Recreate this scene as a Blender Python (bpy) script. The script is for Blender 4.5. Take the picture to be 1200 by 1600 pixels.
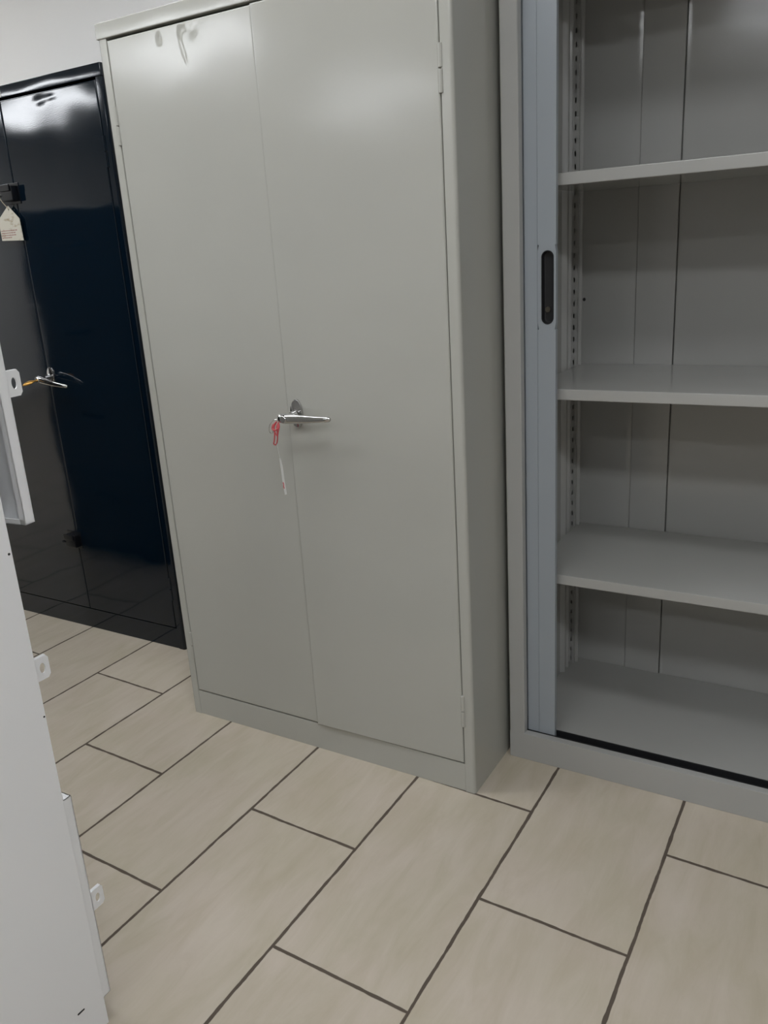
import bpy, bmesh, math, random
from mathutils import Vector, Matrix
random.seed(4)
for o in list(bpy.data.objects): bpy.data.objects.remove(o, do_unlink=True)
sc = bpy.context.scene
C = sc.collection
PI = math.pi

# ------------------------------------------------------------------ camera
FPX, YAW, PITCH, ROLL = 1299.06, -0.5468, -0.3050, -0.0624
f = Vector((math.sin(YAW)*math.cos(PITCH), math.cos(YAW)*math.cos(PITCH), math.sin(PITCH)))
r0 = Vector((math.cos(YAW), -math.sin(YAW), 0)); u0 = r0.cross(f)
r = r0*math.cos(ROLL) + u0*math.sin(ROLL)
u = -r0*math.sin(ROLL) + u0*math.cos(ROLL)
cd = bpy.data.cameras.new('camera'); cam = bpy.data.objects.new('camera', cd); C.objects.link(cam)
M = Matrix((r, u, -f)).transposed().to_4x4(); M.translation = Vector((1.6392, -1.5505, 1.2651))
cam.matrix_world = M
cd.sensor_fit = 'VERTICAL'; cd.sensor_height = 32.0; cd.lens = FPX/1600*32.0
cd.clip_start = 0.02
sc.camera = cam

# ------------------------------------------------------------------ light and exposure
w = bpy.data.worlds.new('world'); sc.world = w; w.use_nodes = True
w.node_tree.nodes['Background'].inputs[0].default_value = (0.85, 0.92, 1.0, 1)
w.node_tree.nodes['Background'].inputs[1].default_value = 0.05
LAMP = 16.5            # radiance of the ceiling lamp diffusers
sc.view_settings.view_transform = 'Standard'; sc.view_settings.look = 'None'
sc.view_settings.gamma = 1.0; sc.view_settings.use_curve_mapping = False
sc.view_settings.exposure = 0.0
CEIL = 2.65
# x, y, half length, half width, radiance
LAMPS = [(-0.95, -0.95, .6, .15, 15.0), (1.30, -1.00, .6, .15, 12.0), (0.05, -0.55, .6, .15, 8.0), (2.80, -2.20, .6, .15, 32.0), (1.20, -3.60, .6, .15, 21.0), (-2.45, -0.55, .6, .15, 20.0),  # last lamp in this row is added to brighten the back wall
         (-2.42, -3.05, .6, .28, LAMP), (-4.62, -3.05, .6, .28, LAMP), (-2.35, -5.80, .6, .28, LAMP)]

# ------------------------------------------------------------------ materials
def mat(name, col, rough=0.4, metal=0.0, spec=0.5, bump=None, coat=0.0, mottle=0.0):
    m = bpy.data.materials.new(name); m.use_nodes = True
    nt = m.node_tree; b = nt.nodes['Principled BSDF']
    b.inputs['Base Color'].default_value = (*col, 1); b.inputs['Roughness'].default_value = rough
    b.inputs['Metallic'].default_value = metal; b.inputs['Specular IOR Level'].default_value = spec
    b.inputs['Coat Weight'].default_value = coat; b.inputs['Coat Roughness'].default_value = 0.05
    if bump or mottle:
        tc = nt.nodes.new('ShaderNodeTexCoord')
    if bump:
        last = None
        for sc_, st, dist in bump:
            n = nt.nodes.new('ShaderNodeTexNoise'); n.inputs['Scale'].default_value = sc_; n.inputs['Detail'].default_value = 2
            nt.links.new(tc.outputs['Object'], n.inputs['Vector'])
            bp = nt.nodes.new('ShaderNodeBump'); bp.inputs['Strength'].default_value = st; bp.inputs['Distance'].default_value = dist
            nt.links.new(n.outputs['Fac'], bp.inputs['Height'])
            if last: nt.links.new(last.outputs[0], bp.inputs['Normal'])
            last = bp
        nt.links.new(last.outputs[0], b.inputs['Normal'])
    if mottle:
        n = nt.nodes.new('ShaderNodeTexNoise'); n.inputs['Scale'].default_value = 6; n.inputs['Detail'].default_value = 4
        nt.links.new(tc.outputs['Object'], n.inputs['Vector'])
        mx = nt.nodes.new('ShaderNodeMix'); mx.data_type = 'RGBA'
        mx.inputs[6].default_value = (*[c*(1-mottle) for c in col], 1); mx.inputs[7].default_value = (*[min(1, c*(1+mottle)) for c in col], 1)
        nt.links.new(n.outputs['Fac'], mx.inputs[0]); nt.links.new(mx.outputs[2], b.inputs['Base Color'])
    return m

ORANGE_PEEL = [(2.2, 0.25, 0.02), (420, 0.06, 0.001)]
M_grey = mat('grey_green_enamel', (0.395, 0.390, 0.350), 0.14, bump=ORANGE_PEEL, mottle=0.02)
M_grey_b = mat('warm_grey_enamel', (0.358, 0.354, 0.334), 0.13, bump=ORANGE_PEEL, mottle=0.02)
M_slat = mat('blue_grey_slat_plastic', (0.29, 0.315, 0.335), 0.45)
M_navy = mat('navy_gloss_enamel', (0.0012, 0.0055, 0.0115), 0.07, bump=[(2.0, 0.35, 0.02), (300, 0.03, 0.001)])
M_black = mat('black_plastic', (0.006, 0.006, 0.007), 0.6)
M_blackmetal = mat('black_lacquered_steel', (0.004, 0.005, 0.007), 0.2)
M_white = mat('white_enamel', (0.80, 0.80, 0.80), 0.35, bump=[(3, 0.1, 0.01)])
M_chrome = mat('chrome', (0.50, 0.495, 0.49), 0.09, metal=1.0)
M_hole = mat('dark_recess', (0.01, 0.01, 0.01), 0.8)
M_wall = mat('white_plaster', (0.92, 0.907, 0.88), 0.7, bump=[(40, 0.05, 0.002)])
M_ceil = mat('ceiling_paint', (0.55, 0.55, 0.54), 0.8)
M_string = mat('beige_string', (0.45, 0.38, 0.28), 0.8)
M_red = mat('red_cord', (0.50, 0.075, 0.085), 0.5)
M_strip = mat('white_paper_strip', (0.60, 0.60, 0.57), 0.5)
M_brass = mat('brass_key', (0.55, 0.30, 0.07), 0.3, metal=0.7)
M_print = mat('faded_red_print', (0.26, 0.12, 0.11), 0.8)
M_lamphouse = mat('lamp_white_enamel', (0.75, 0.75, 0.75), 0.4)

def card_mat():
    m = mat('aged_card', (0.50, 0.47, 0.38), 0.75); nt = m.node_tree; b = nt.nodes['Principled BSDF']
    tc = nt.nodes.new('ShaderNodeTexCoord'); mp = nt.nodes.new('ShaderNodeMapping')
    mp.inputs['Scale'].default_value = (1, 1, 2.2); nt.links.new(tc.outputs['Object'], mp.inputs[0])
    n = nt.nodes.new('ShaderNodeTexNoise'); n.inputs['Scale'].default_value = 22; n.inputs['Detail'].default_value = 3
    nt.links.new(mp.outputs[0], n.inputs['Vector'])
    cr = nt.nodes.new('ShaderNodeValToRGB'); cr.color_ramp.elements[0].position = 0.32; cr.color_ramp.elements[0].color = (0.24, 0.17, 0.09, 1)
    cr.color_ramp.elements[1].position = 0.45; cr.color_ramp.elements[1].color = (0.50, 0.47, 0.39, 1)
    nt.links.new(n.outputs['Fac'], cr.inputs[0]); nt.links.new(cr.outputs[0], b.inputs['Base Color'])
    return m
M_card = card_mat()

def lamp_mat(s):
    m = bpy.data.materials.new('lamp_diffuser'); m.use_nodes = True; nt = m.node_tree
    b = nt.nodes['Principled BSDF']; b.inputs['Base Color'].default_value = (0.8, 0.8, 0.8, 1)
    b.inputs['Emission Color'].default_value = (0.965, 1.0, 1.045, 1); b.inputs['Emission Strength'].default_value = s
    return m

def floor_mat():
    m = bpy.data.materials.new('cream_floor_tiles'); m.use_nodes = True; nt = m.node_tree; N = nt.nodes.new; L = nt.links.new
    b = nt.nodes['Principled BSDF']; b.inputs['Specular IOR Level'].default_value = 0.4
    g = N('ShaderNodeNewGeometry'); sp = N('ShaderNodeSeparateXYZ'); L(g.outputs['Position'], sp.inputs[0])
    def math_(op, a, bb, c=None):
        n = N('ShaderNodeMath'); n.operation = op
        for i, v in enumerate((a, bb, c)):
            if v is None: continue
            if isinstance(v, (int, float)): n.inputs[i].default_value = v
            else: L(v, n.inputs[i])
        return n.outputs[0]
    wob = N('ShaderNodeTexNoise'); wob.inputs['Scale'].default_value = 9; wob.inputs['Detail'].default_value = 3; L(g.outputs['Position'], wob.inputs['Vector'])
    wx = math_('MULTIPLY_ADD', wob.outputs['Fac'], 0.004, -0.002)
    X = math_('ADD', math_('ADD', sp.outputs[0], -0.1375 + 0.3035*20), wx)
    Y = math_('ADD', math_('MULTIPLY_ADD', sp.outputs[0], 0.033, sp.outputs[1]), wx)
    # rows across x, tiles 0.6 long along y, half bond
    row = math_('FLOOR', math_('DIVIDE', X, 0.3035), 0)
    odd = math_('MODULO', row, 2)
    fx = math_('MULTIPLY', math_('FRACT', math_('DIVIDE', X, 0.3035), 0), 0.3035)
    Yo = math_('ADD', math_('MULTIPLY_ADD', odd, 0.3, Y), 6.0 - 0.031)
    fy = math_('MULTIPLY', math_('FRACT', math_('DIVIDE', Yo, 0.6), 0), 0.6)
    ex = math_('MINIMUM', fx, math_('SUBTRACT', 0.3035, fx)); ey = math_('MINIMUM', fy, math_('SUBTRACT', 0.6, fy))
    e = math_('MINIMUM', ex, ey)
    gn = N('ShaderNodeTexNoise'); gn.inputs['Scale'].default_value = 30; gn.inputs['Detail'].default_value = 4; L(g.outputs['Position'], gn.inputs['Vector'])
    half = math_('MULTIPLY_ADD', gn.outputs['Fac'], 0.0042, 0.0010)
    mr = N('ShaderNodeMapRange'); mr.interpolation_type = 'SMOOTHSTEP'; L(math_('SUBTRACT', e, half), mr.inputs[0]); mr.inputs[1].default_value = -0.0004; mr.inputs[2].default_value = 0.0009
    tileid = N('ShaderNodeCombineXYZ'); L(row, tileid.inputs[0]); L(math_('FLOOR', math_('DIVIDE', Yo, 0.6), 0), tileid.inputs[1])
    wn = N('ShaderNodeTexWhiteNoise'); L(tileid.outputs[0], wn.inputs[0])
    # veins along the tile's length
    mp = N('ShaderNodeMapping'); mp.inputs['Scale'].default_value = (1, 0.22, 1); 
    add = N('ShaderNodeVectorMath'); add.operation = 'MULTIPLY_ADD'; L(wn.outputs['Color'], add.inputs[0]); add.inputs[1].default_value = (9, 9, 0); L(g.outputs['Position'], add.inputs[2])
    L(add.outputs[0], mp.inputs[0])
    v = N('ShaderNodeTexNoise'); v.inputs['Scale'].default_value = 22; v.inputs['Detail'].default_value = 6; v.inputs['Roughness'].default_value = 0.62; v.inputs['Distortion'].default_value = 0.6; L(mp.outputs[0], v.inputs['Vector'])
    cl = N('ShaderNodeTexNoise'); cl.inputs['Scale'].default_value = 5; cl.inputs['Detail'].default_value = 3; L(add.outputs[0], cl.inputs['Vector'])
    cr = N('ShaderNodeValToRGB'); el = cr.color_ramp.elements
    el[0].position = 0.30; el[0].color = (0.430, 0.375, 0.295, 1); el[1].position = 0.68; el[1].color = (0.500, 0.445, 0.372, 1)
    L(v.outputs['Fac'], cr.inputs[0])
    mx = N('ShaderNodeMix'); mx.data_type = 'RGBA'; mx.blend_type = 'MULTIPLY'; 
    cr2 = N('ShaderNodeValToRGB'); cr2.color_ramp.elements[0].position = 0.35; cr2.color_ramp.elements[0].color = (0.93, 0.93, 0.88, 1); cr2.color_ramp.elements[1].position = 0.65; cr2.color_ramp.elements[1].color = (1.0, 0.985, 0.98, 1)
    L(cl.outputs['Fac'], cr2.inputs[0]); mx.inputs[0].default_value = 1; L(cr.outputs[0], mx.inputs[6]); L(cr2.outputs[0], mx.inputs[7])
    mj = N('ShaderNodeMix'); mj.data_type = 'RGBA'; mj.inputs[6].default_value = (0.085, 0.066, 0.05, 1); L(mr.outputs[0], mj.inputs[0]); L(mx.outputs[2], mj.inputs[7])
    L(mj.outputs[2], b.inputs['Base Color'])
    rr = N('ShaderNodeMapRange'); L(mr.outputs[0], rr.inputs[0]); rr.inputs[3].default_value = 0.9; rr.inputs[4].default_value = 0.42; L(rr.outputs[0], b.inputs['Roughness'])
    bp = N('ShaderNodeBump'); bp.inputs['Distance'].default_value = 0.002; bp.inputs['Strength'].default_value = 0.6; L(mr.outputs[0], bp.inputs['Height']); L(bp.outputs[0], b.inputs['Normal'])
    return m

# ------------------------------------------------------------------ mesh helpers
def obj(name, bm, m, parent=None, loc=(0, 0, 0), rot=(0, 0, 0), smooth=math.radians(35)):
    bmesh.ops.recalc_face_normals(bm, faces=bm.faces)
    me = bpy.data.meshes.new(name); bm.to_mesh(me); bm.free()
    me.materials.append(m)
    for p in me.polygons: p.use_smooth = True
    me.set_sharp_from_angle(angle=smooth)
    o = bpy.data.objects.new(name, me); C.objects.link(o); o.location = loc; o.rotation_euler = rot
    wn = o.modifiers.new('weighted_normal', 'WEIGHTED_NORMAL'); wn.keep_sharp = True; wn.weight = 50
    if parent: o.parent = parent
    return o
def tag(o, label, cat, group=None):
    o['label'] = label; o['category'] = cat
    if group: o['group'] = group
    return o
def thing(name, label, cat, loc=(0, 0, 0), rotz=0, group=None):
    o = bpy.data.objects.new(name, None); C.objects.link(o); o.location = loc; o.rotation_euler = (0, 0, rotz); o.empty_display_size = .1
    return tag(o, label, cat, group)
def struct(name, bm, m):
    o = obj(name, bm, m); o['kind'] = 'structure'; return o
def box(bm, x0, x1, y0, y1, z0, z1, bev=0.0, seg=2):
    vs = [bm.verts.new((x, y, z)) for x in (x0, x1) for y in (y0, y1) for z in (z0, z1)]
    fs = [bm.faces.new([vs[i] for i in q]) for q in ((0, 1, 3, 2), (4, 6, 7, 5), (0, 4, 5, 1), (2, 3, 7, 6), (0, 2, 6, 4), (1, 5, 7, 3))]
    if bev:
        es = list({e for q in fs for e in q.edges})
        bmesh.ops.bevel(bm, geom=es, offset=bev, segments=seg, affect='EDGES', profile=0.5)
    return bm
def bx(*a, **k): return box(bmesh.new(), *a, **k)
def arc(cx, cy, rad, a0, a1, n=5):
    return [(cx+rad*math.cos(math.radians(a0+(a1-a0)*i/n)), cy+rad*math.sin(math.radians(a0+(a1-a0)*i/n))) for i in range(n+1)]
def prism(bm, pts, a, b, axis='z'):
    """closed polygon pts swept from a to b along axis ('z': pts are x,y; 'x': pts are y,z; 'y': pts are x,z)"""
    def P(p, t): return {'z': (p[0], p[1], t), 'x': (t, p[0], p[1]), 'y': (p[0], t, p[1])}[axis]
    lo = [bm.verts.new(P(p, a)) for p in pts]; hi = [bm.verts.new(P(p, b)) for p in pts]; n = len(pts)
    bm.faces.new(lo); bm.faces.new(hi)
    for i in range(n): bm.faces.new((lo[i], lo[(i+1) % n], hi[(i+1) % n], hi[i]))
    return bm
def ring_prism(bm, outer, inner, a, b, axis):
    """polygon with a hole (same number of points), swept"""
    def P(p, t): return {'z': (p[0], p[1], t), 'x': (t, p[0], p[1]), 'y': (p[0], t, p[1])}[axis]
    n = len(outer)
    A = [bm.verts.new(P(p, a)) for p in outer]; B = [bm.verts.new(P(p, b)) for p in outer]
    a_ = [bm.verts.new(P(p, a)) for p in inner]; b_ = [bm.verts.new(P(p, b)) for p in inner]
    for i in range(n):
        j = (i+1) % n
        bm.faces.new((A[i], A[j], B[j], B[i])); bm.faces.new((a_[i], a_[j], b_[j], b_[i]))
        bm.faces.new((A[i], A[j], a_[j], a_[i])); bm.faces.new((B[i], B[j], b_[j], b_[i]))
    return bm
def loft(bm, rings, cap=True):
    R = [[bm.verts.new(p) for p in ring] for ring in rings]; n = len(R[0])
    for k in range(len(R)-1):
        for i in range(n): bm.faces.new((R[k][i], R[k][(i+1) % n], R[k+1][(i+1) % n], R[k+1][i]))
    if cap: bm.faces.new(R[0]); bm.faces.new(R[-1])
    return bm
def tube(bm, pts, rad, n=8):
    pts = [Vector(p) for p in pts]; rings = []
    for i, p in enumerate(pts):
        t = (pts[min(i+1, len(pts)-1)] - pts[max(i-1, 0)]).normalized()
        a = t.orthogonal().normalized() if i == 0 else (a - t*a.dot(t)).normalized()
        b = t.cross(a); rr = rad[i] if isinstance(rad, (list, tuple)) else rad
        rings.append([p + a*rr*math.cos(2*PI*k/n) + b*rr*math.sin(2*PI*k/n) for k in range(n)])
    return loft(bm, rings)
def ellipse_ring(c, ax, r1, r2, n=16, pw=1.0):
    out = []
    for k in range(n):
        t = 2*PI*k/n; a = math.copysign(abs(math.cos(t))**pw, math.cos(t))*r1; b = math.copysign(abs(math.sin(t))**pw, math.sin(t))*r2
        if ax == 'x': out.append((c[0], c[1]+a, c[2]+b))
        elif ax == 'y': out.append((c[0]+a, c[1], c[2]+b))
        else: out.append((c[0]+a, c[1]+b, c[2]))
    return out
def smoothpath(pts, n=6):
    P = [Vector(p) for p in pts]; out = []
    for i in range(len(P)-1):
        p0, p1, p2, p3 = P[max(i-1, 0)], P[i], P[i+1], P[min(i+2, len(P)-1)]
        for k in range(n):
            t = k/n; out.append(0.5*((2*p1)+(p2-p0)*t+(2*p0-5*p1+4*p2-p3)*t*t+(3*p1-p0-3*p2+p3)*t**3))
    return out+[P[-1]]
def pan(x0, x1, z0, z1, t, rad=0.003, nx=14, nz=40, warp=None, xs=None, zs=None):
    """folded steel door pan: front face on y=0 (towards -y), flanges back to y=t, closed behind"""
    def axis(a, b, n, extra):
        L = [(a, t), (a, t*0.5), (a, rad)] + [(a+rad-rad*math.cos(q), rad-rad*math.sin(q)) for q in (PI/8, PI/4, 3*PI/8, PI/2)]
        mid = sorted(set([a+rad+.0015, b-rad-.0015]+[a+rad+(b-a-2*rad)*i/n for i in range(1, n)] + [v for v in (extra or []) if a+rad < v < b-rad]))
        Rr = [(b-(c[0]-a), c[1]) for c in reversed(L)]
        return L + [(c, 0.0) for c in mid] + Rr
    X, Z = axis(x0, x1, nx, xs), axis(z0, z1, nz, zs)
    bm = bmesh.new(); G = []
    for z, dz in Z:
        row = []
        for x, dx in X:
            y = max(dx, dz)
            if warp and y < t: y += warp(x, z)*(1 - y/t)
            row.append(bm.verts.new((x, y, z)))
        G.append(row)
    for i in range(len(Z)-1):
        for j in range(len(X)-1):
            bm.faces.new((G[i][j], G[i][j+1], G[i+1][j+1], G[i+1][j]))
    bmesh.ops.remove_doubles(bm, verts=bm.verts, dist=1e-6)
    edges = [e for e in bm.edges if e.is_boundary]
    if edges: bmesh.ops.holes_fill(bm, edges=edges, sides=0)
    return bm

# ------------------------------------------------------------------ room shell
X0, X1, Y0, Y1 = -6.2, 3.6, -7.4, 0.765
struct('floor', bx(X0-.1, X1+.1, Y0-.1, Y1+.1, -0.1, 0.0), floor_mat())
struct('ceiling', bx(X0-.1, X1+.1, Y0-.1, Y1+.1, CEIL, CEIL+.1), M_ceil)
struct('wall_back', bx(X0-.1, X1+.1, Y1, Y1+.1, 0, CEIL), M_wall)
struct('wall_left', bx(X0-.1, X0, Y0, Y1, 0, CEIL), M_wall)
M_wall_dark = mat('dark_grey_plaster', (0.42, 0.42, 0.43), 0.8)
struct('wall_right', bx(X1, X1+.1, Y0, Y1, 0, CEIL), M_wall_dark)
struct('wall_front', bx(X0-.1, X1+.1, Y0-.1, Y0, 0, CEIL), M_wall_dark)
struct('trim_1', bx(-0.508, 0.62, Y1-.012, Y1, 0, CEIL, bev=.002), mat('bright_white_plaster', (0.93, 0.915, 0.90), 0.6))

# ------------------------------------------------------------------ double door steel cupboards
def knuckle(z0, z1, x=0.0, y=0.001):
    bm = bmesh.new(); h = (z1-z0); m = z0+h*0.5
    for a, b in ((z0, m-.0012), (m+.0012, z1)):
        loft(bm, [ellipse_ring((x, y, a), 'z', .0042, .0042, 12), ellipse_ring((x, y, a+.0008), 'z', .0049, .0049, 12),
                  ellipse_ring((x, y, b-.0008), 'z', .0049, .0049, 12), ellipse_ring((x, y, b), 'z', .0042, .0042, 12)])
    return bm
def plate_bm():
    """oval chrome rose on the door, y=0 is the door face"""
    bm = bmesh.new(); rings = []
    for y, s in ((0.0015, 1.0), (-.004, 1.0), (-.007, .93), (-.0085, .80), (-.009, .62), (-.020, .52), (-.030, .46)):
        rz = .034*s if y > -.008 else .030*s*.62
        rx = .0165*s if y > -.008 else .0165*s*.95
        rings.append(ellipse_ring((0, y, 0.001 if y > -.008 else 0.0), 'y', rx, rz, 24))
    return loft(bm, rings)
def lever_bm():
    bm = bmesh.new(); rings = []
    for x, y, ry, rz in ((-.021, -.046, .003, .004), (-.0195, -.046, .0075, .0085), (-.015, -.046, .0105, .0110), (-.006, -.046, .0125, .0122), (.004, -.046, .0125, .0120),
                         (.016, -.047, .0095, .0112), (.034, -.0475, .0065, .0102), (.055, -.046, .0055, .0088), (.075, -.043, .005, .0075), (.092, -.039, .005, .0068),
                         (.102, -.036, .0052, .0066), (.109, -.034, .0045, .0055), (.112, -.033, .002, .003)):
        rings.append(ellipse_ring((x, y, 0), 'x', ry, rz, 18))
    loft(bm, rings)
    loft(bm, [ellipse_ring((0, -.0555, 0), 'y', .0085, .0085, 16), ellipse_ring((0, -.060, 0), 'y', .0085, .0085, 16), ellipse_ring((0, -.061, 0), 'y', .0075, .0075, 16)])
    return bm
def staple_bm(wd, ht):
    """black locking bar bracket: base plate and raised channel with a staple"""
    bm = bmesh.new()
    box(bm, -wd/2, wd/2, -.003, .001, -ht/2, ht/2, bev=.001)
    box(bm, -wd*.36, wd*.42, -.026, -.003, -ht*.36, ht*.36, bev=.003)
    box(bm, -wd*.30, wd*.36, -.031, -.026, ht*.10, ht*.42, bev=.0015)
    ring = [(-wd*.42+.009*math.cos(a), -.018+.012*math.sin(a), -ht*.08) for a in [PI*i/8 for i in range(8, 25)]]
    tube(bm, ring, .0028)
    return bm
def gauss(x, z, cx, cz, s, h, sz=None):
    return h*math.exp(-((x-cx)/s)**2 - ((z-cz)/(sz or s))**2)

def cupboard(name, label, loc, W, H, D, m, l_ang, r_ang, lwarp, rwarp, lever_tilt, hx, hz, post=.026, lip=.034, zb=.0795):
    t = thing(name, label, 'cupboard', loc)
    c = W/2; g = .0022; rad = .007; th = .012
    bm = bmesh.new()
    # folded side walls with front posts, one closed profile each
    for s in (0, 1):
        X = (lambda v: W-v) if s else (lambda v: v)
        pts = [(X(post), .030), (X(post), .0012), (X(post-.0012), 0)] + [(X(a), b) for a, b in arc(rad, rad, rad, 270, 180)] + [(X(0), D), (X(th), D), (X(th), .030)]
        prism(bm, pts, 0, H-.002)
    box(bm, th, W-th, D-.012, D, 0, H-.002)
    box(bm, th, W-th, .028, D-.012, zb-.02, zb-.008)
    obj('body', bm, m, t)
    # lid with its front lip
    bm = bmesh.new()
    box(bm, -.0025, W+.0025, -.003, .022, H-lip, H, bev=.0025)
    box(bm, -.0025, W+.0025, .016, D+.001, H-.006, H, bev=.001)
    obj('top', bm, m, t)
    obj('plinth', bx(post-.001, W-post+.001, .0015, .020, 0.0, zb-.0035, bev=.001), m, t)
    # doors: origin on the hinge line
    z0, z1 = zb, H-lip-.0055
    dl = obj('door', pan(g, c-post-g/2, z0, z1, .018, warp=lwarp, nx=20, nz=50, xs=[.12+.0035*i for i in range(50)], zs=[1.66+.0035*i for i in range(30)]), m, t, (post, 0, 0), (0, 0, l_ang))
    dr = obj('door', pan(-(c-post-g/2), -g, z0, z1, .018, warp=rwarp, nx=24, nz=60, zs=[1.68+.004*i for i in range(22)]), m, t, (W-post, 0, 0), (0, 0, r_ang))
    for dd, sx in ((dl, 1), (dr, -1)):
        for a, b in ((1.5385, 1.6225), (.180, .262)):
            obj('hinge', knuckle(a, b, 0.0, .0008), m, dd)
    hxl = hx-(W-post)
    obj('handle_plate', plate_bm(), M_chrome, dr, (hxl, 0, hz))
    obj('handle', lever_bm(), M_chrome, dr, (hxl, 0, hz-.002), (0, lever_tilt, 0))
    return t, dl, dr

def warp_left_grey(x, z):
    d = .0004*math.sin(z*3.1+.4)*math.sin(PI*x/.42)
    d += gauss(x, z, .163, 1.740, .006, .0020, .009) + gauss(x, z, .226, 1.744, .004, .0022, .011) + gauss(x, z, .236, 1.748, .007, .0014, .0045)
    d += gauss(x, z, .262, 1.742, .012, .0007, .014)
    d += gauss(x - .25*(1.72-z), z, .226, 1.705, .0045, .0009, .030)
    return d
def warp_right_grey(x, z): return .0003*math.sin(z*2.6+1.0)*math.sin(PI*x/.42)
grey, gl, gr = cupboard('steel_cupboard', 'tall grey green steel cupboard with two plain doors and a chrome lever handle',
                        (0, 0, 0), 0.904, 1.80, .457, M_grey, 0.0, math.radians(1.0), warp_left_grey, warp_right_grey, math.radians(0), .481, .913)

def top_bow(z, z0=1.735, k=.13, h=.065):
    """slight hollow of the sheet just under the top edge"""
    d = z-z0
    if d > -h: return -k/2*d*d
    return -k/2*h*h - k*h*.10*(1-math.exp((d+h)/.10))
def warp_left_navy(x, z): return .0003*math.sin(z*2.2+.4)*math.sin(PI*x/.42) + top_bow(z)
def warp_right_navy(x, z):
    return .0003*math.sin(z*2.0+.9)*math.sin(PI*x/.42) + top_bow(z) + gauss(x, z, -.245, 1.746, .016, .0007, .012) + gauss(x, z, -.195, 1.749, .014, .0004, .007)
NX = -.312-.904
navy, nl, nr = cupboard('navy_cupboard', 'glossy dark navy double door steel cupboard standing against the white wall',
                        (NX, .2904, 0), 0.904, 1.808, .457, M_navy, 0.0, 0.0, warp_left_navy, warp_right_navy, math.radians(11), .468, .925)
for z in (1.503, .345):
    obj('locking_bracket', staple_bm(.072, .062), M_blackmetal, navy, (.437, -.0005, z))
obj('sticker', bx(.3, .4685, -.0038, -.0029, 1.776, 1.800), M_strip, navy)['label'] = 'small white sticker on the navy top rail'

# ------------------------------------------------------------------ open tambour cabinet
BX, BY, BW, BH, BD = .918, .186, 1.2, 1.90, .475
tb = thing('tambour_cabinet', 'tall grey steel cabinet with its sliding shutter pushed open over bare shelves', 'cabinet', (BX, BY, 0))
bm = bmesh.new()
st = .0395; ft = .020
for s in (0, 1):
    X = (lambda v: BW-v) if s else (lambda v: v)
    pts = [(X(st), ft), (X(st), .0015), (X(st-.0015), 0)] + [(X(a), b) for a, b in arc(.004, .004, .004, 270, 180)] + [(X(0), BD), (X(.012), BD), (X(.012), ft)]
    prism(bm, pts, .0740, BH-.002)
box(bm, .011, BW-.011, .046, BD-.002, .030, .0401)
box(bm, 0, .012, ft-.001, BD, 0, .0741); box(bm, BW-.012, BW, ft-.001, BD, 0, .0741)
obj('body', bm, M_grey_b, tb)
bm = bmesh.new(); box(bm, 0, BW, 0, ft, 0, .0745, bev=.0015); box(bm, .011, BW-.011, .018, .05, .0, .05)
obj('plinth', bm, M_grey_b, tb)
bm = bmesh.new(); box(bm, .0, BW, 0, ft, BH-.055, BH, bev=.002); box(bm, 0.0, BW, .01, BD, BH-.02, BH, bev=.002)
obj('top', bm, M_grey_b, tb)
obj('floor_panel', bx(.012, BW-.012, .050, BD-.012, .040, .067, bev=.002), M_grey_b, tb)
# back: two outer sheets and a lapped centre strip
bm = bmesh.new(); yb = BD-.012
prism(bm, [(.012, BD), (.012, yb), (.1535, yb), (.170, yb+.0023), (.170, BD)], 0, BH-.02)
prism(bm, [(.1695, BD), (.1695, yb-.0018), (.171, yb-.0030), (.2640, yb-.0030), (.2652, yb-.0020), (.2652, BD)], 0, BH-.02)
prism(bm, [(.2690, BD), (.2690, yb-.0008), (.2790, yb+.0003), (BW-.012, yb+.0003), (BW-.012, BD)], 0, BH-.02)
box(bm, .20, .40, BD-.002, BD, 0, BH-.02)
obj('back_panel', bm, M_grey_b, tb)
def upright(xs):
    """perforated hat section post: two rounded ribs and a slotted web"""
    bm = bmesh.new()
    def q(a, b): return (a if xs == 0 else BW-a, b)
    y0 = .352
    prof = [q(.0121, y0)] + [q(.012+.012*math.sin(PI*i/6), y0+.004+.010*(1-math.cos(PI*i/6))/2) for i in range(1, 6)] + [q(.017, y0+.016), q(.017, y0+.034)] \
        + [q(.012+.012*math.sin(PI*i/6), y0+.036+.010*(1-math.cos(PI*i/6))/2) for i in range(1, 6)] + [q(.0121, y0+.050)]
    prism(bm, prof, .067, BH-.022)
    prof = [q(.0121, .440)] + [q(.030, .440), q(.030, .432)] + [q(.033+.005*math.sin(PI*i/6), .432+.010*i/6) for i in range(7)] + [q(.030, .446), q(.030, .4629), q(.0121, .4629)]
    prism(bm, prof, .067, BH-.022)
    # slotted strip in front of the post
    z, p = .067, .030
    xa, xb = (.0121, .0305) if xs == 0 else (BW-.0305, BW-.0121)
    cx = (xa+xb)/2
    while z < BH-.06:
        cz = z+p/2; n = 16; outer, inner = [], []
        for k in range(n):
            a = 2*PI*(k+.5)/n; c, s_ = math.cos(a), math.sin(a); m_ = max(abs(c), abs(s_))
            ox, oz = c/m_, s_/m_
            outer.append((cx+(xb-xa)/2*(math.copysign(1, ox) if abs(ox) > .6 and abs(oz) > .6 else ox), cz+p/2*(math.copysign(1, oz) if abs(ox) > .6 and abs(oz) > .6 else oz)))
            inner.append((cx+.0022*c, cz+(.0038 if s_ > 0 else -.0038)+.0022*s_))
        ring_prism(bm, outer, inner, .4240, .4256, 'y'); z += p
    bmesh.ops.remove_doubles(bm, verts=bm.verts, dist=1e-5)
    bmesh.ops.delete(bm, geom=[f_ for f_ in bm.faces if len(f_.verts) < 3], context='FACES')
    box(bm, xb-.0016 if xs == 0 else xa, xb if xs == 0 else xa+.0016, .4250, .4330, .067, BH-.022)
    return bm
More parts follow.
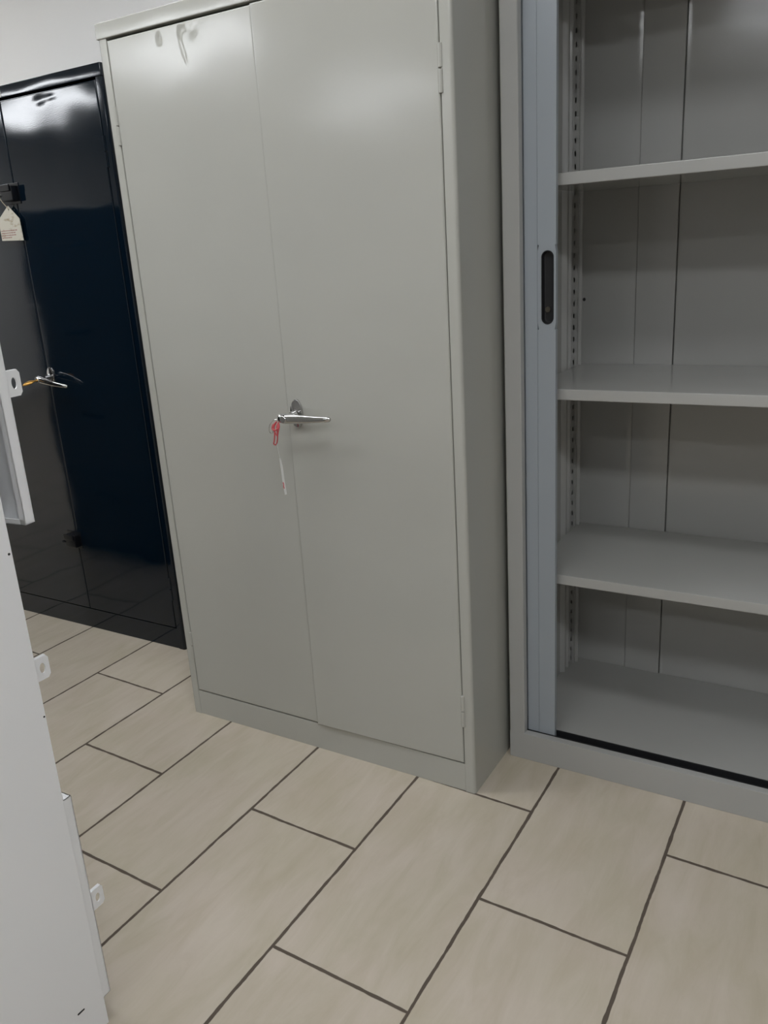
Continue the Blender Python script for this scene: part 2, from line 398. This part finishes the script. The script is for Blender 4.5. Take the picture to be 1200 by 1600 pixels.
for xs in (0, 1): obj('upright', upright(xs), M_grey_b, tb)
SY = .061
for zt in (1.396, .944, .496):
    bm = bmesh.new()
    prism(bm, [(SY+.0025, zt), (SY+.0008, zt-.0008), (SY, zt-.0025), (SY, zt-.0225), (SY+.001, zt-.0245), (SY+.003, zt-.025), (SY+.012, zt-.025), (SY+.012, zt-.022), (yb-.006, zt-.022), (yb-.006, zt)],
          .0305, BW-.0305, 'x')
    obj('shelf', bm, M_grey_b, tb)
# tracks
for z0, z1 in ((.052, .0735), (BH-.054, BH-.035)):
    bm = bmesh.new()
    box(bm, .0125, BW-.0125, .0205, .026, z0, z1); box(bm, .0125, BW-.0125, .044, .0495, z0, z1+(.002 if z0 < 1 else 0)); box(bm, .0125, BW-.0125, .026, .044, z0, z0+.004)
    obj('track', bm, M_black, tb)
# the shutter, slid back into the side: only its leading slats show
sh = bmesh.new()
dx0, dz0, dz1 = .0375, .064, BH-.045
def slat(a, b, y): box(sh, a, b, y, y+.010, dz0, dz1, bev=.0014)
slat(.014, .0440, .0340); slat(.0392, .0692, .0270)
obj('shutter', sh, M_slat, tb)
ob = bmesh.new()
n = 24
hx0, hx1, hz0, hz1 = .0790, .1055, 1.091, 1.243; hr = (hx1-hx0)/2; hc = (hx0+hx1)/2
def stadium(ro, a0=0, m=n):
    out = []
    for k in range(m):
        an = 2*PI*(k+.5)/m; cz = hz1-hr if math.sin(an) > 0 else hz0+hr
        out.append((hc+ro*math.cos(an), cz+ro*math.sin(an)))
    return out
inner = stadium(hr)
# leading slat with a stadium hole: outer rectangle sampled to the same count
def rect_like(pts, x0, x1, z0, z1):
    out = []
    for k in range(len(pts)):
        an = 2*PI*(k+.5)/len(pts); c, s = math.cos(an), math.sin(an)
        cz = z1 if s > 0 else z0
        if abs(c) >= .70: px = x1 if c > 0 else x0; pz = (hz1-hr + hr*s/.7 if s > 0 else hz0+hr+hr*s/.7) 
        else: px = hc+(c/.70)*((x1-hc) if c > 0 else (hc-x0)); pz = (hz1+.012) if s > 0 else (hz0-.012)
        out.append((px, pz))
    return out
lx0, lx1, ly = .0699, .1105, .0255
outer = rect_like(inner, lx0, lx1, dz0, dz1)
ring_prism(ob, outer, inner, ly, ly+.012, 'y')
box(ob, lx0, lx1, ly, ly+.012, dz0, hz0-.012); box(ob, lx0, lx1, ly, ly+.012, hz1+.012, dz1)
ld = obj('shutter_edge', ob, M_slat, tb)
cup = bmesh.new()
rims = []
for y, ro in ((ly-.0012, hr+.0006), (ly-.0012, hr-.0012), (ly+.003, hr-.0022), (ly+.0095, hr-.0030), (ly+.0105, hr-.006)):
    rims.append([(p[0], y, p[1]) for p in stadium(ro)])
loft(cup, [[(p[0], ly+.0118, p[1]) for p in stadium(hr-.0002)]]+rims)
obj('recessed_handle', cup, M_black, ld)
bm = bmesh.new(); loft(bm, [ellipse_ring((hc-.002, ly+.006, 1.121), 'y', .006, .006, 14), ellipse_ring((hc-.002, ly+.0100, 1.121), 'y', .006, .006, 14)])
obj('lock_barrel', bm, mat('dull_steel', (.12, .11, .09), .4, metal=1), ld)
bm = bmesh.new(); loft(bm, [ellipse_ring((.036, yb-.0008, 1.110), 'y', .004, .0045, 12), ellipse_ring((.036, yb+.0005, 1.110), 'y', .004, .0045, 12)])
obj('screw_hole', bm, M_hole, tb)

# ------------------------------------------------------------------ white locker in the foreground
LX, LY = .5886, -.8604          # its nearest front corner (front faces the cupboards, +y)
LW, LD, LH = .38, .46, 1.37
lk = thing('steel_locker', 'white steel locker bank seen from its side at the left, upper door ajar', 'locker', (LX, LY, 0))
NCOL = 3; TW = LW*NCOL-.012*(NCOL-1)
bm = bmesh.new()
pitch, d0, dh, fr = .4330, .050, .408, .018
box(bm, -.012, 0, -LD, 0, 0, LH, bev=.0012)
for c in range(1, NCOL+1): box(bm, -(LW-.012)*c-.012, -(LW-.012)*c, -LD+(.001 if c < NCOL else 0), -.0003 if c < NCOL else 0, 0, LH-(.001 if c < NCOL else 0), bev=.0012)
box(bm, -TW+.011, -.011, -LD, -LD+.01, 0, LH)
box(bm, -TW+.011, -.011, -LD+.009, -.0005, d0+pitch*2+dh+.002, LH)
for k in range(3):
    zb_ = d0+pitch*k
    box(bm, -TW+.011, -.011, -LD+.009, -.0005, zb_-.023, zb_-.002)
body = obj('body', bm, M_white, lk)
def hasp_bm():
    """padlock tab: plate in the yz plane standing out of the door with a slotted hole, and a small folded lip on top"""
    bm = bmesh.new(); n = 20; outer, inner = [], []
    L_, h = .030, .019
    for k in range(n):
        a = 2*PI*k/n; c, s = math.cos(a), math.sin(a)
        q = max(abs(c), abs(s)); outer.append((L_/2-.001+(L_/2+.001)*c/q*(0.97 if abs(abs(c)-abs(s)) < .2 else 1), h*s/q*(0.94 if abs(abs(c)-abs(s)) < .2 else 1)))
        inner.append((L_*.58+.0050*c, .0085*s))
    ring_prism(bm, outer, inner, -.0011, .0011, 'x')
    box(bm, -.006, .0, .001, L_-.003, h-.0022, h, bev=.0005)
    return bm
angs = [1.6, 0.0, 7.0, 0.0]
for k in range(3*NCOL):
    col, k = k//3, k % 3
    zc = d0+pitch*k+dh/2-(.009, .003, .008)[k]
    bm = bmesh.new(); hw = LW-.012*2-.003; T = .018
    # open tray: sheet outside (+y), four return flanges towards the inside, hinge line at x=0
    z0_, z1_ = -dh/2, dh/2
    box(bm, 0, hw, T-.0015, T, z0_, z1_)
    box(bm, 0, .0015, 0, T, z0_, z1_); box(bm, hw-.0015, hw, 0, T, z0_, z1_)
    box(bm, 0, hw, 0, T, z0_, z0_+.0015); box(bm, 0, hw, 0, T, z1_-.0015, z1_)
    box(bm, hw-.010, hw, 0, .0015, z0_, z1_); box(bm, 0, hw, 0, .0015, z0_, z0_+.008); box(bm, 0, hw, 0, .0015, z1_-.008, z1_)
    yy = (-.004, -.011, -.002)[k] if col == 0 else -T-.001
    d = obj('door', bm, M_white, lk, (-LW-(LW-.012)*col+.0135, yy, zc), (0, 0, math.radians(angs[k] if col == 0 else 0)))
    obj('hasp', hasp_bm(), M_white, d, (hw-.008, T, (-.017, -.005, .001)[k]))
bm = bmesh.new()
prism(bm, [(a+.002, b-.001) for a, b in [(-.0565+.0, .0725), (-.0555, .0698), (-.0425, .0698), (-.0415, .0712), (-.0425, .0728), (-.055, .0735)]], -.0004, .0004, 'x')
obj('slot', bm, M_hole, lk)
for y, z, rr in ((-.0033, .6136, .0016), (-.0055, .8808, .0020)):
    bm = bmesh.new(); loft(bm, [ellipse_ring((-.0004, y, z), 'x', rr, rr, 10), ellipse_ring((.0004, y, z), 'x', rr, rr, 10)])
    obj('rivet', bm, M_hole, lk)

# ------------------------------------------------------------------ small loose things
# red cord and paper strip on the grey cupboard's key
k = thing('key_tag', 'red cord and thin white paper strip hanging from the grey cupboard handle', 'key tag', (.458, -.062, .902))
bm = bmesh.new(); tube(bm, smoothpath([(.004, .012, .006), (-.010, .006, .004), (-.019, .0, -.008), (-.021, .0, -.022), (-.014, .002, -.026), (-.008, .0, -.014), (-.004, .004, .0)]), .0006, 6)
obj('wire_ring', bm, M_chrome, k)
bm = bmesh.new()
tube(bm, smoothpath([(.0, .004, .002), (-.006, .0, -.010), (-.004, -.003, -.025), (-.008, -.002, -.042), (-.012, 0, -.050), (-.009, .003, -.053), (-.004, .003, -.045), (.001, .001, -.028), (.0, .002, -.010), (.004, .005, .0)]), .0016, 8)
tube(bm, smoothpath([(.004, .005, .0), (.009, .0, -.008), (.006, -.002, -.020), (.003, -.003, -.030), (-.003, -.003, -.020), (-.006, -.001, -.006), (.0, .003, .002)]), .0015, 8)
tube(bm, smoothpath([(-.008, .0, -.004), (-.010, -.003, -.014), (-.002, -.004, -.017), (.006, -.001, -.012), (.002, .003, -.004)]), .0018, 8)
obj('red_cord', bm, M_red, k)
bm = bmesh.new(); tube(bm, smoothpath([(-.006, .002, -.046), (-.004, .004, -.065), (-.003, .006, -.086)]), .0004, 6)
pts = smoothpath([(-.003, .006, -.085), (-.001, .007, -.110), (.001, .006, -.140), (.005, .005, -.173)], 6)
rings = []
for i, p in enumerate(pts):
    hw_ = .0016+.0012*min(1, i/5); tw = 1.0
    dx, dy = hw_*math.cos(tw), hw_*math.sin(tw)
    rings.append([p+Vector((dx, dy, 0)), p+Vector((dx+.0002, dy-.0004, 0)), p+Vector((-dx+.0002, -dy-.0004, 0)), p+Vector((-dx, -dy, 0))])
loft(bm, rings); obj('paper_strip', bm, M_strip, k)
bm = bmesh.new(); tube(bm, smoothpath([(.0005, .0040, -.143), (.0022, .0036, -.148), (.0018, .0034, -.153), (.0034, .003, -.158)]), .0011, 6)
obj('red_mark', bm, M_red, k)

# brass key in the navy cupboard handle
k = thing('brass_key', 'worn brass key sticking out of the navy cupboard handle', 'key', (NX+.468, .2904-.061, .923))
bm = bmesh.new(); loft(bm, [ellipse_ring((0, 0.001, 0), 'y', .003, .003, 10), ellipse_ring((0, -.012, 0), 'y', .003, .003, 10)])
obj('shank', bm, M_brass, k)
bm = bmesh.new(); loft(bm, [ellipse_ring((-.002, -.012, -.001), 'y', .006, .004, 14), ellipse_ring((-.006, -.022, -.003), 'y', .012, .006, 14), ellipse_ring((-.012, -.036, -.007), 'y', .010, .005, 14), ellipse_ring((-.016, -.042, -.010), 'y', .004, .002, 14)])
obj('bow', bm, M_brass, k)

# card tag on the upper locking bracket
k = thing('card_tag', 'cream peaked card tag hanging by string from the navy cupboard bracket', 'tag', (NX+.405, .2904-.012, 1.478))
bm = bmesh.new(); tube(bm, smoothpath([(.004, -.006, .026), (-.004, -.012, .018), (.002, -.010, .004), (.010, -.003, -.012), (.013, 0, -.020)]), .0013, 6)
obj('string', bm, M_string, k)
n = 20; hole = [(.013+.003*math.cos(2*PI*i/n), -.020+.003*math.sin(2*PI*i/n)) for i in range(n)]
corner = [(.058, -.045), (.062, -.112), (-.043, -.112), (-.045, -.045), (.013, -.008)]
corner = [(.013, -.009), (-.046, -.048), (-.046, -.112), (.060, -.116), (.058, -.050)]
def resample(poly, n):
    # sample by angle around the hole centre so that the two rings match
    out = []
    for i in range(n):
        a = 2*PI*i/n; d = Vector((math.cos(a), math.sin(a))); o_ = Vector((.013, -.020)); best = None
        for j in range(len(poly)):
            p, q = Vector(poly[j]), Vector(poly[(j+1) % len(poly)]); e = q-p
            den = d.x*e.y-d.y*e.x
            if abs(den) < 1e-9: continue
            t_ = ((p-o_).x*e.y-(p-o_).y*e.x)/den; s_ = ((p-o_).x*d.y-(p-o_).y*d.x)/den
            if t_ > 0 and -1e-6 <= s_ <= 1+1e-6 and (best is None or t_ < best): best = t_
        out.append(o_+d*best)
    # snap nearest samples to true corners
    for c_ in poly:
        i = min(range(n), key=lambda i: (out[i]-Vector(c_)).length); out[i] = Vector(c_)
    return [(v.x, v.y) for v in out]
nn = 40; hole = [(.013+.003*math.cos(2*PI*i/nn), -.020+.003*math.sin(2*PI*i/nn)) for i in range(nn)]
bm = ring_prism(bmesh.new(), resample(corner, nn), hole, 0.0, .0009, 'y')
cardo = obj('card', bm, M_card, k, (0, 0, 0))
bm = bmesh.new()
for row, zz in enumerate((-.083, -.090, -.097, -.104)):
    x = -.042
    while x < (.030, .018, .024, .004)[row]:
        wd = random.uniform(.004, .011); box(bm, x, x+wd, -.0003, .0002, zz-.0013, zz+.0013); x += wd+.002
obj('print', bm, M_print, cardo)

# ------------------------------------------------------------------ unseen dark cabinet, added for its reflection in the navy doors
fc = thing('added_dark_cabinet', 'unseen dark steel drawer cabinet added for its reflection in the navy doors', 'cabinet', (-1.275, -.62, 0))
FW, FD, FH = .60, .62, 1.50
obj('body', bx(-FW/2, FW/2, -FD/2, FD/2-.02, 0, FH, bev=.003), M_navy, fc)
for i in range(4):
    z0_ = .05+i*.36
    dw = obj('drawer', bx(-FW/2+.012, FW/2-.012, FD/2-.0195, FD/2, z0_, z0_+.35, bev=.003), M_navy, fc)
    bm = bmesh.new(); tube(bm, smoothpath([(-.06, FD/2, z0_+.24), (-.06, FD/2+.02, z0_+.24), (.06, FD/2+.02, z0_+.24), (.06, FD/2, z0_+.24)]), .005)
    obj('pull', bm, M_black, dw)

# ------------------------------------------------------------------ ceiling lamps
where = ['nearest the navy cupboard', 'nearest the tambour cabinet', 'above the tall grey cupboard', 'near the right wall', 'over the aisle behind the locker', 'added to brighten the back wall', 'in the middle of the room', 'near the left wall', 'towards the front wall']
for (lx, ly_, hl, hw, s), wh in zip(LAMPS, where):
    t = thing('ceiling_lamp', 'white ceiling lamp with a lit diffuser, the one '+wh, 'lamp', (lx, ly_, CEIL), 0, 'ceiling lamps')
    bm = bmesh.new(); a, b = hl+.02, hw+.015
    box(bm, -a, a, -b, -hw, -.06, 0); box(bm, -a, a, hw, b, -.06, 0); box(bm, -a, -hl, -hw, hw, -.06, 0); box(bm, hl, a, -hw, hw, -.06, 0)
    obj('housing', bm, M_lamphouse, t)
    obj('diffuser', bx(-hl+.001, hl-.001, -hw+.001, hw-.001, -.055, -.03), lamp_mat(s), t)
